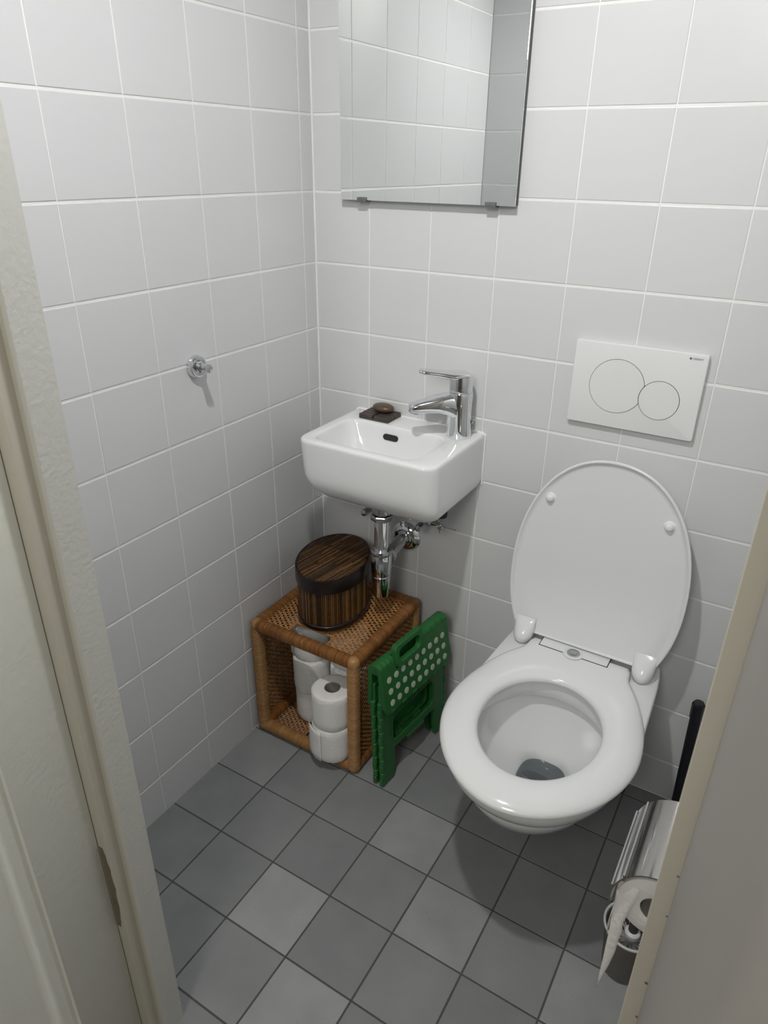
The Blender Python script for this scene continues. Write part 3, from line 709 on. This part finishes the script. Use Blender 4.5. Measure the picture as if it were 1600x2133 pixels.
# ------------------------------------------------------------------ toilet rolls
def roll(loc, label, group='spare toilet rolls in the rattan cube', r=.050, h=.099, seed=0, tail=None, hole=.019):
    rng = random.Random(seed)
    v = thing('toilet_roll', loc, label, 'toilet paper', group)
    ph = [rng.uniform(0, 6.28) for _ in range(6)]
    def rad(th, z, base):
        return base + .0009 * math.sin(2 * th + ph[0]) + .0006 * math.sin(5 * th + ph[1] + z * 30) + .0004 * math.sin(z * 160 + ph[2] + 3 * th)
    m = MB(); rings = []
    for z, k in ((.006, -1), (.0008, -2), (.0, .55), (.0, .8), (.0012, .955), (.004, .992), (.02, 1), (.04, 1), (.06, 1), (.08, 1), (h - .004, .992), (h - .0012, .955), (h, .8), (h, .55), (h - .0008, -2), (h - .006, -1)):
        rg = []
        for i in range(48):
            th = 2 * PI * i / 48
            if k < 0: rr_ = hole + (.0015 if k == -1 else .0008)
            else: rr_ = rad(th, z, r) * k if k > .9 else hole + (r - hole) * k
            zz_ = z + (.0006 * math.sin(3 * th + ph[3]) if k > .5 else 0)
            rg.append((loc[0] + rr_ * math.cos(th), loc[1] + rr_ * math.sin(th), loc[2] + zz_ + .0006))
        rings.append(rg)
    m.loft(rings, False); m.build('paper_winding', 'paper', v, smooth=60)
    m = MB(); rings = []
    for rr_, z in ((hole, .001), (hole, h - .001), (hole - .001, h - .001), (hole - .001, .001), (hole, .001)):
        rings.append([(loc[0] + rr_ * math.cos(2 * PI * i / 32), loc[1] + rr_ * math.sin(2 * PI * i / 32), loc[2] + z) for i in range(32)])
    m.loft(rings, False); m.build('cardboard_core', 'card', v, smooth=60)
    if tail:
        a0, a1, drop = tail; m = MB(); vs = []; n = 14
        for i in range(n + 1):
            th = a0 + (a1 - a0) * i / n; rr_ = r + .0022 + .011 * (i / n) ** 2
            for j in range(7):
                z = loc[2] + h * (.97 - j / 6.0 * (.97 + drop)) + .0016 * math.sin(i * 1.1 + j); vs.append((loc[0] + rr_ * math.cos(th), loc[1] + rr_ * math.sin(th), max(z, .008)))
        m.add(vs, [(i * 7 + j, i * 7 + j + 1, (i + 1) * 7 + j + 1, (i + 1) * 7 + j) for i in range(n) for j in range(6)])
        o = m.build('loose_sheet', 'paper', v, smooth=60); sd = o.modifiers.new('thick', 'SOLIDIFY'); sd.thickness = .0005
    return v
RX, RY = .2425, -.318
roll((RX, RY, .0325), 'lower toilet roll of the front stack, standing on the front rail of the cube', seed=1, tail=(PI * 1.5, PI * 1.08, -.02), r=.0505)
roll((RX + .001, RY + .001, .133), 'upper toilet roll of the front stack, its cardboard tube hole visible on top', seed=2, r=.0505)
zb_ = .0165
cols_ = ((.108, -.218, 'left'), (.214, -.196, 'right'))
for ci, (x, y, side) in enumerate(cols_):
    for k in range(3):
        lab = {('left', 0): 'bottom toilet roll of the rear left stack inside the cube', ('left', 1): 'middle toilet roll of the rear left stack inside the cube', ('left', 2): 'top toilet roll of the rear left stack, under the hand slot',
               ('right', 0): 'bottom toilet roll of the rear right stack, hidden low behind the front stack', ('right', 1): 'middle toilet roll of the rear right stack, behind the front stack', ('right', 2): 'top toilet roll of the rear right stack inside the cube'}[(side, k)]
        roll((x + .003 * math.sin(k * 2 + ci), y + .004 * math.cos(k * 3), zb_ + k * .1015), lab, seed=10 + ci * 5 + k, tail=(PI * 1.35, PI * 1.0, -.05) if (k == 2 and ci == 0) else None)

# ------------------------------------------------------------------ oval bamboo box
bc = Vector((.152, -.172, .3545)); ba, bb, brot = .087, .1215, .245
t = thing('bamboo_box', (bc.x, bc.y, bc.z), 'dark brown oval bamboo-stick box with lid on the rattan cube', 'box')
def ell(k, z, da=0.0, n=120, mod=None):
    out = []
    for i in range(n):
        th = 2 * PI * i / n; e = da + (mod(i) if mod else 0)
        x, y = (ba * k + e) * math.cos(th), (bb * k + e) * math.sin(th)
        out.append((bc.x + x * math.cos(brot) - y * math.sin(brot), bc.y + x * math.sin(brot) + y * math.cos(brot), z))
    return out
z0 = bc.z; zt = .497
m = MB(); m.loft([ell(.97, z0 + .0005), ell(.97, z0 + .003), ell(1, z0 + .004), ell(1, z0 + .013), ell(.985, z0 + .0145), ell(.965, z0 + .015)], True); m.build('base_band', 'lacq', t)
m = MB(); NS = 118; cols = [random.random() ** 2.2 for _ in range(NS)]; NP = NS * 4
mod = lambda i: (-.0026, 0, .0004, 0)[i % 4]
m.loft([ell(.965, z0 + .014, n=NP, mod=mod), ell(.968, z0 + .05, n=NP, mod=mod), ell(.968, zt - .03, n=NP, mod=mod)], False, rvs=lambda k, i: cols[(i // 4) % NS]); m.build('stick_side', 'bamboo', t, smooth=70)
m = MB(); m.loft([ell(.96, zt - .036), ell(1.005, zt - .036), ell(1.012, zt - .033), ell(1.012, zt - .003), ell(1.004, zt), ell(.985, zt + .0006), ell(.965, zt - .0008), ell(.95, zt - .004)], True); m.build('lid_rim', 'lacq', t)
m = MB(); dv = Vector((math.cos(math.radians(82)), math.sin(math.radians(82)))); sv = Vector((-dv.y, dv.x))
w_ = -.118
while w_ < .118:
    wd = random.uniform(.0011, .0019)
    # clip strand line to ellipse
    c = sv * w_; cr, sr = math.cos(-brot), math.sin(-brot)
    px, py = c.x * cr - c.y * sr, c.x * sr + c.y * cr; dx, dy = dv.x * cr - dv.y * sr, dv.x * sr + dv.y * cr
    A, B_ = ba * .952, bb * .962; qa = (dx / A) ** 2 + (dy / B_) ** 2; qb = 2 * (px * dx / A ** 2 + py * dy / B_ ** 2); qc = (px / A) ** 2 + (py / B_) ** 2 - 1; disc = qb * qb - 4 * qa * qc
    if disc > 0:
        t0, t1 = (-qb - math.sqrt(disc)) / (2 * qa), (-qb + math.sqrt(disc)) / (2 * qa); s0 = t0
        while s0 < t1 - .002:
            s1 = min(t1, s0 + random.uniform(.05, .16)); p = [Vector((bc.x + c.x + dv.x * s_, bc.y + c.y + dv.y * s_, zt - .0012 + random.uniform(-.0003, .0003))) for s_ in (s0, (s0 + s1) / 2, s1)]
            m.tube(p, [wd * .85, wd, wd * .85], 6, True, rv=random.random() ** 2.2); s0 = s1 + .0005
    w_ += wd * 2.15
m.build('stick_top', 'bamboo', t, smooth=60)

# ------------------------------------------------------------------ folded green step stool
yaw = math.radians(6.5); lean = .045
SO = Vector((.3685, -.331, 0.0))
Us = Vector((math.sin(yaw), math.cos(yaw), 0)); Ns0 = Vector((math.cos(yaw), -math.sin(yaw), 0))
Vs = (Vector((0, 0, 1)) - Ns0 * lean).normalized(); Ns = Us.cross(Vs).normalized()
if Ns.dot(Ns0) < 0: Ns = -Ns
TS = Matrix(((Us.x, Ns.x, Vs.x, SO.x), (Us.y, Ns.y, Vs.y, SO.y), (Us.z, Ns.z, Vs.z, SO.z + .0012), (0, 0, 0, 1)))
t = thing('step_stool', (.40, -.20, 0), 'folded green plastic step stool with pale dots leaning on the rattan cube', 'step stool')
SW = .272
def plate(m, outer, holes, n0, n1, bev=.001):
    """plate in local (u, n, v) with outer polygon and rectangular holes, via grid cells"""
    us = sorted(set([p[0] for p in outer] + [h[i] for h in holes for i in (0, 2)])); vs = sorted(set([p[1] for p in outer] + [h[i] for h in holes for i in (1, 3)]))
    for i in range(len(us) - 1):
        for j in range(len(vs) - 1):
            cu, cv = (us[i] + us[i + 1]) / 2, (vs[j] + vs[j + 1]) / 2
            ins = False; n = len(outer)
            for k in range(n):
                (xa, ya), (xb, yb) = outer[k], outer[(k + 1) % n]
                if (ya > cv) != (yb > cv) and cu < (xb - xa) * (cv - ya) / (yb - ya) + xa: ins = not ins
            if any(h[0] < cu < h[2] and h[1] < cv < h[3] for h in holes): ins = False
            if ins: m.box((us[i], n0, vs[j]), (us[i + 1], n1, vs[j + 1]))
def poly_plate(m, outer, inner, n0, n1, e=.0012):
    """ring plate between two closed outlines having equal counts"""
    rings = [[(u, n0, v) for u, v in inner], [(u, n0, v) for u, v in outer], [(u, n1 - e, v) for u, v in outer]]
    cu = sum(p[0] for p in outer) / len(outer); cv = sum(p[1] for p in outer) / len(outer)
    def ins(pts, k, sgn):
        out = []; n = len(pts)
        for i in range(n):
            a_ = Vector(pts[i - 1]); b_ = Vector(pts[(i + 1) % n]); d = (b_ - a_); nn = Vector((-d.y, d.x)); nn = nn.normalized() if nn.length > 1e-9 else Vector((0, 0)); out.append((pts[i][0] + nn.x * k * sgn, pts[i][1] + nn.y * k * sgn))
        return out
    rings.append([(u, n1, v) for u, v in ins(outer, e, 1)]); rings.append([(u, n1, v) for u, v in ins(inner, e, -1)]); rings.append([(u, n1 - e, v) for u, v in inner]); rings.append(rings[0])
    m.loft(rings, False)
def rr2(u0, v0, u1, v1, r, k=5): return [(a_, b_) for a_, b_, _ in rrect(u0, v0, u1, v1, r, 0, k)]
def leg_panel(name, n0, n1, knuck):
    m = MB()
    win = rr2(.046, .116, .212, .190, .014)
    if not knuck: m.box((.03, n0 + .001, .10), (SW - .03, n0 + .004, .29))
    # upper frame around window
    poly_plate(m, rr2(.006, .092, SW - .006, .300, .004), win, n0, n1)
    # legs below the cross member (arch between)
    for u0, u1, fu in ((.006, .050, .030), (SW - .050, SW - .006, SW - .030)):
        q = [[(u0, n0, .004), (u1 - (.006 if u0 < .1 else 0), n0, .004), (u1 - (.006 if u0 < .1 else 0), n1, .004), (u0, n1, .004)], [(u0, n0, .04), (u1, n0, .04), (u1, n1, .04), (u0, n1, .04)], [(u0, n0, .0935), (u1, n0, .0935), (u1, n1, .0935), (u0, n1, .0935)]]
        if u0 > .1: q[0] = [(u0 + .006, n0, .004), (u1, n0, .004), (u1, n1, .004), (u0 + .006, n1, .004)]
        m.loft(q, True)
    # rib around window, small tabs
    poly_plate(m, rr2(.040, .110, .218, .196, .018), rr2(.044, .114, .214, .192, .015), n1 - .0005, n1 + .0016, .0005)
    m.box((.10, n1 - .001, .084), (.17, n1 + .003, .092), .0008)
    m.box((.06, n0 + .001, .119), (.085, n1 - .002, .126), .0008); m.box((.135, n0 + .001, .121), (.165, n1 - .002, .128), .0008)
    m.build(name, 'green', t, smooth=35, T=TS)
    for uu, nm in ((.0045, 'side_hinge'), (SW - .0045, 'side_hinge')):
        m = MB(); v = .003; rg = []
        k = 0
        while v < .238:
            hl = .021; m.lathe([(.0052, 0), (.0066, .0012), (.0066, hl - .0022), (.0052, hl - .001)], (uu, (n0 + n1) / 2 + (.0008 if k % 2 else -.0008), v), (0, 0, 1), 16); v += hl; k += 1
        m.build(nm, 'green', t, smooth=40, T=TS)
leg_panel('inner_leg_panel', .0015, .0115, 0)
leg_panel('outer_leg_panel', .0215, .0315, 1)
# seat halves hanging down from the fold; outer one slants outward
def seat_half(name, th, n_top, sgn, dots):
    A = Matrix.Translation((0, n_top, .345)) @ Matrix.Rotation(th, 4, 'X')   # local: u, n, -v down
    m = MB()
    L_ = .120; k = .012
    out = [(.0, -.0), (.0, -L_ + .020), (.010, -L_), (SW - .010, -L_), (SW, -L_ + .020), (SW, 0)]
    if dots: out += [(.160, 0), (.160, -.022), (.056, -.022), (.056, 0)]
    n = len(out)
    def lay(nn, e): return [(min(max(u, e), SW - e), nn, max(v, -L_ + e) - (0 if v < 0 else 0)) for u, v in out]
    rings = [lay(-.004, .0), lay(.004, 0), lay(.006, .0016)]
    m.loft(rings, True)
    # skirt ends
    if dots:
        m.m = 1
        for rI in range(3):
            for cI in range(9):
                cu = .026 + cI * .0272 + (.001 * rI); cv = -.034 - rI * .0310
                m.lathe([(.0080, .0058), (.0080, .0068), (.0068, .0070)], (cu, 0, cv), (0, 1, 0), 20)
        m.m = 0
        for cI in range(6): m.box((.020 + cI * .042, .0045, -L_ - .001), (.036 + cI * .042, .0078, -L_ + .006), .0008)
    m.build(name, ['green', 'dot'], t, smooth=35, T=TS @ A)
seat_half('outer_seat_half', -.14 * -1 if False else .115, .0290, 1, True)
seat_half('inner_seat_half', -.06, .0035, -1, False)
# fold ridge: knuckles left and right of the handle
m = MB()
def knuck(u0, u1, n):
    d = (u1 - u0) / n
    for i in range(n):
        rings = []
        for uu, r in ((u0 + i * d + .0004, .0128), (u0 + i * d + .0014, .0142), (u0 + (i + 1) * d - .0014, .0142), (u0 + (i + 1) * d - .0004, .0128)):
            rings.append([(uu, .0165 + r * 1.22 * math.cos(a_), .345 + r * .95 * math.sin(a_)) for a_ in [2 * PI * k / 24 for k in range(24)]])
        m.loft(rings, True)
knuck(.0, .056, 4); m.build('fold_hinge', 'green', t, smooth=35, T=TS)
m = MB(); knuck(.162, SW, 5); m.build('fold_hinge', 'green', t, smooth=35, T=TS)
m = MB()   # carrying handle set in the top of the outer half
hp_ = rr2(.054, -.030, .162, .030, .017, 6)
hp_o = [(u, v + (.0013 * math.sin(u * 420) if v > .026 else 0)) for u, v in hp_]
poly_plate(m, hp_o, rr2(.068, -.0165, .148, .0155, .012, 6), -.003, .0105, .0018)
m.build('carry_handle', 'green', t, smooth=35, T=TS @ Matrix.Translation((0, .0290, .353)) @ Matrix.Rotation(.115, 4, 'X'))

# ------------------------------------------------------------------ toilet roll holder with chrome lid on the right wall
HX, HZ, HY0, HY1 = 1.036, .563, -.765, -.635
t = thing('toilet_roll_holder', (X_R, -.70, .60), 'chrome toilet roll holder with curved lid beside the doorway', 'toilet roll holder')
def lidcurve(r):   # from the wall over the roll and down at the front
    pts = [(X_R - .004, .6265)]
    for i in range(0, 43):
        a_ = PI / 2 + (PI * .62 - .0) * i / 42 * .92
        pts.append((HX + (r + .003) * math.cos(a_) * .97, HZ + r * math.sin(a_) * 1.12))
    return pts
rout, rin = .0545, .0525
m = MB(); o_ = lidcurve(rout); i_ = lidcurve(rin)
pr = o_ + i_[::-1]
m.loft([[(x, y, z) for x, z in pr] for y in (HY0, HY0 + .0008, HY1 - .0008, HY1)], True)
m.build('curved_lid', 'lidchrome', t, smooth=30)
e_ = o_[8:11]
m = MB()
for q in (22.0, 32.0):
    x, z = o_[int(q)]; d = Vector((x - HX, 0, z - HZ)).normalized() * .0012; m.tube([(x + d.x, HY0 + .001, z + d.z), (x + d.x, HY1 - .001, z + d.z)], .0016, 10)
m.build('raised_edge', 'chromed', t)
m = MB(); m.box((X_R - .006, -.735, .585), (X_R - .0005, -.665, .640), .002); m.build('wall_bracket', 'chromed', t)
m = MB(); m.tube([(X_R - .004, -.648, .598), (HX + .02, -.648, .590), (HX, -.648, HZ + .004), (HX, -.658, HZ), (HX, -.770, HZ)], .0038, 12); m.build('roll_arm', 'chrome', t)
# the roll in use
t = thing('hanging_toilet_roll', (HX, -.71, HZ - .05), 'toilet roll on the chrome holder with a torn sheet hanging down', 'toilet paper')
m = MB(); y0_, y1_ = -.760, -.662; ro_, ri_ = .0475, .0195
rings = []
for y, r in ((y0_ + .01, ri_), (y0_ + .001, ri_ + .0006), (y0_, ri_ + .004), (y0_, ro_ - .004), (y0_ + .002, ro_), (y1_ - .002, ro_), (y1_, ro_ - .004), (y1_, ri_ + .004), (y1_ - .01, ri_), (y0_ + .01, ri_)):
    rings.append([(HX + r * math.cos(2 * PI * k / 56), y, HZ + r * math.sin(2 * PI * k / 56)) for k in range(56)])
m.loft(rings, False); m.build('paper_winding', 'paper', t, smooth=50)
m = MB(); m.lathe([(ri_, .001), (ri_, .097), (ri_ - .001, .097), (ri_ - .001, .001)], (HX, y0_, HZ), (0, 1, 0), 32, caps=False); m.build('cardboard_core', 'card', t)
m = MB(); vs = []
L_ = [(.9868, .580, -.752), (.9868, .565, -.7575), (.9886, .520, -.7610), (.9896, .492, -.762), (.9900, .465, -.7615), (.9903, .445, -.762), (.9905, .427, -.7615), (.9906, .400, -.761), (.9909, .376, -.7605)]
R_ = [(1.012, .590, -.7615), (1.010, .565, -.7620), (1.0030, .522, -.7625), (1.0042, .502, -.763), (1.0028, .489, -.7625), (1.0022, .462, -.763), (.9990, .432, -.7625), (.9945, .402, -.762), (.9916, .374, -.7615)]
for (xa, z_a, y_a), (xb, z_b, y_b) in zip(L_, R_):
    for k in range(5): f = k / 4; vs.append((xa + (xb - xa) * f, y_a + (y_b - y_a) * f - .0012 * math.sin(PI * f), z_a + (z_b - z_a) * f))
m.add(vs, [(i * 5 + j, i * 5 + j + 1, (i + 1) * 5 + j + 1, (i + 1) * 5 + j) for i in range(len(L_) - 1) for j in range(4)])
vs = []   # the sheet still wrapped down the front of the roll
for i in range(9):
    z = HZ + .004 - .085 * i / 8
    for k in range(7): g = k / 6; vs.append((HX - ro_ - .0012 + .0015 * math.sin(i * .8), -.7600 + .096 * g, max(z, HZ - .085 * (1 - .75 * g))))
m.add(vs, [(i * 7 + j, i * 7 + j + 1, (i + 1) * 7 + j + 1, (i + 1) * 7 + j) for i in range(8) for j in range(6)])
o = m.build('torn_sheet', 'paper', t, smooth=60); sd = o.modifiers.new('thick', 'SOLIDIFY'); sd.thickness = .0005

# ------------------------------------------------------------------ brush holder and brush
BC = Vector((1.006, -.457, 0))
t = thing('brush_holder', BC, 'taupe tapered toilet brush cup with a white rim on the floor at right', 'brush holder')
m = MB(); m.lathe([(.033, .0008), (.0365, .002), (.0375, .006), (.0455, .108), (.0485, .118), (.0450, .118), (.042, .105), (.034, .012), (.001, .010)], BC, (0, 0, 1), 48); m.build('cup', 'taupe', t)
m = MB(); m.lathe([(.0484, .1165), (.0500, .1175), (.0500, .1205), (.0484, .1222), (.0466, .1210), (.0446, .112), (.0440, .090), (.0436, .090), (.0440, .112), (.0460, .1165), (.0484, .1165)], BC, (0, 0, 1), 56, caps=False); m.build('cup_rim', 'rim', t)
t = thing('toilet_brush', BC + Vector((.004, -.006, .012)), 'toilet brush standing in the taupe cup, white bristles and dark handle', 'brush')
m = MB(); rng = random.Random(9); bo = BC + Vector((.004, -.005, 0))
for i in range(420):
    a_ = rng.uniform(0, 2 * PI); z = rng.uniform(.03, .092); r = rng.uniform(.025, .029) + (z - .03) * .11; tz = z + rng.uniform(.0, .016)
    p, q = bo + Vector((.006 * math.cos(a_), .006 * math.sin(a_), z)), bo + Vector((r * math.cos(a_), r * math.sin(a_), tz)); m.tube([p, q], [.0006, .0004], 3, True)
m.build('bristles', 'bristle', t, smooth=0)
m = MB(); m.lathe([(.004, .02), (.006, .03), (.006, .095), (.0125, .099), (.0150, .105), (.0135, .112), (.008, .116)], bo, (0, 0, 1), 28); m.build('collar', 'rim', t)
m = MB(); m.tube([bo + Vector((0, 0, .112)), bo + Vector((0, .002, .125)), bo + Vector((.002, .010, .20)), bo + Vector((.006, .022, .32)), bo + Vector((.0065, .023, .326))], [.0085, .0088, .0070, .0065, .004], 20); m.build('brush_handle', 'darkcup', t)

# ------------------------------------------------------------------ black pole in the right corner
t = thing('floor_squeegee', (1.013, -.047, 0), 'black pole with a rubber foot leaning in the back right corner', 'cleaning tool')
m = MB(); m.tube([(1.022, -.062, .02), (1.0125, -.045, .300)], .0118, 20); m.build('pole', 'black', t)
m = MB(); m.tube([(1.0128, -.0455, .292), (1.0127, -.045, .296), (1.0115, -.043, .333), (1.0113, -.0427, .338)], [.0118, .0135, .0135, .0110], 8); m.build('pole_cap', 'black', t, smooth=20)
m = MB(); m.lathe([(.036, .0008), (.040, .003), (.040, .014), (.034, .022), (.018, .030), (.014, .050), (.012, .052)], (1.020, -.064, 0), (0, 0, 1), 40); m.build('rubber_foot', 'black', t)
